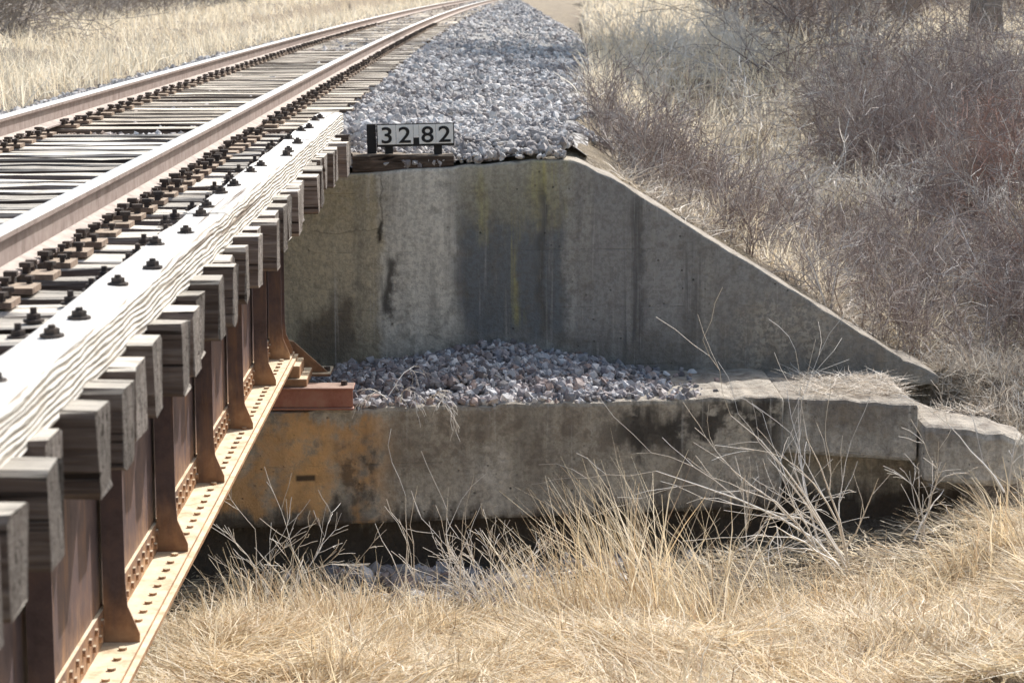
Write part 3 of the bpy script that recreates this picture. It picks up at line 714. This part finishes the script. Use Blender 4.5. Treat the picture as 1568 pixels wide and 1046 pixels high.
P=pick(50,1.5,8,20,45,lambda x,y,u:u>edgeU(y)+.4); mass('small_shrubs.001',smalls,P,R_(.8,1.6,len(P)),M_pale)
def weed(name,base,stems,h,lean,spread=.5,r=.006,depth=2,nch=4,grav=-.04,mat=M_pale):
    out=[]
    for i in range(stems):
        d=Vector((lean[0]+random.gauss(0,spread),lean[1]+random.gauss(0,.25),1)).normalized()
        grow(out,Vector(base)+Vector((random.gauss(0,.1),random.gauss(0,.08),0)),d,h*random.uniform(.65,1.1),r,depth,nch,.6,grav,.13,5,.0018)
    V,F=tubes(out,4); make(name,V,F,mat)
weed('pale_weed',(2.3,14.1,-3.8),8,1.3,(-.5,0),.3,.011,2,3,-.02)
weed('pale_weed.001',(1.6,14.2,-3.9),4,.8,(.1,0),.4,.007)
weed('pale_weed.002',(.05,13.9,-4.0),20,.42,(0,0),.9,.007,2,4,.02)
weed('pale_weed.003',(-.42,13.9,-4.0),4,.9,(0,0),.10,.007,1,4,.02)
weed('pale_weed.004',(2.9,14.3,-3.65),4,.6,(-.1,0),.5,.008,2,3)
weed('pale_weed.005',(-.55,14.90,-2.80),5,.32,(0,-.6),.3,.005,2,4,-.3)
weed('pale_weed.006',(-1.3,13.6,-4.0),8,.55,(0,0),.5,.007,2,4,.0)
weed('pale_weed.007',(3.6,14.4,-3.35),6,.7,(.2,0),.5,.009,2,3)
def tree(name,x,y,h,r):
    out=[]; z=float(terr(x,y))-.1; p=Vector((x,y,z)); pts=[p.copy()];rad=[r*1.25]; d=Vector((random.uniform(-.1,.1),0,1))
    ns=10
    for i in range(ns):
        d=(d+Vector((random.gauss(0,.05),random.gauss(0,.05),.1))).normalized(); p=p+d*h*.85/ns; pts.append(p.copy()); rad.append(r*(1-.7*(i+1)/ns))
        if i>=4:
            for q in range(4):
                a=random.uniform(0,6.28); nd=Vector((math.cos(a),math.sin(a),random.uniform(.3,.9))).normalized()
                grow(out,p.copy(),nd,h*random.uniform(.16,.26),rad[-1]*.65,2,6,.7,.05,.15,5,.035)
    out.append((pts,rad)); V,F=tubes(out,5); make(name,V,F,M_bark)
tree('bare_tree',8.6,47,15,.34); tree('bare_tree.001',9.2,41.5,14,.3); tree('bare_tree.002',8.2,51,14,.3)
def log(name,x,y,L,w,h,a,mat,tilt=0):
    V,F=beamloop(-L/2,L/2,w,h,.02,5,.01); z=float(terr(x,y))+h*.35; G=Geo()
    G.add([(x+v[0]*math.cos(a)-v[1]*math.sin(a),y+v[0]*math.sin(a)+v[1]*math.cos(a),z+v[2]+v[0]*tilt) for v in V],F); G.build(name,mat)
log('discarded_tie',1.95,34,.9,.2,.2,-.5,M_block,-.2); log('discarded_tie.001',1.95,26.0,.8,.2,.2,-.9,M_block,-.3)

# ------------------------------------------------------------ light, world, camera
az,el=math.radians(35),math.radians(46)
d=Vector((math.sin(az)*math.cos(el),math.cos(az)*math.cos(el),math.sin(el)))
L=bpy.data.lights.new('sun','SUN'); L.energy=5; L.angle=math.radians(.5); L.color=(1,.97,.92)
o=bpy.data.objects.new('sun',L); S.collection.objects.link(o); o.rotation_euler=(-d).to_track_quat('-Z','Y').to_euler(); o.location=(10,20,20)
W=bpy.data.worlds.new('World'); S.world=W; W.use_nodes=True
nt=W.node_tree; sk=nt.nodes.new('ShaderNodeTexSky'); sk.sky_type='NISHITA'; sk.sun_disc=False; sk.sun_elevation=el; sk.sun_rotation=az
sk.dust_density=5; sk.air_density=1.7; sk.ozone_density=2.0
bg=nt.nodes['Background']; nt.links.new(sk.outputs[0],bg.inputs[0]); bg.inputs[1].default_value=.15
cam=bpy.data.cameras.new('camera'); co=bpy.data.objects.new('camera',cam); S.collection.objects.link(co)
cam.lens=78.06; cam.sensor_width=36; cam.clip_end=3000; cam.clip_start=.1
co.location=(0,0,0); co.rotation_euler=(math.radians(90-9.16),0,math.radians(-.57))
cam.dof.use_dof=True; cam.dof.focus_distance=14.0; cam.dof.aperture_fstop=6.3
S.camera=co
S.view_settings.view_transform='Standard'; S.view_settings.look='None'; S.view_settings.exposure=0
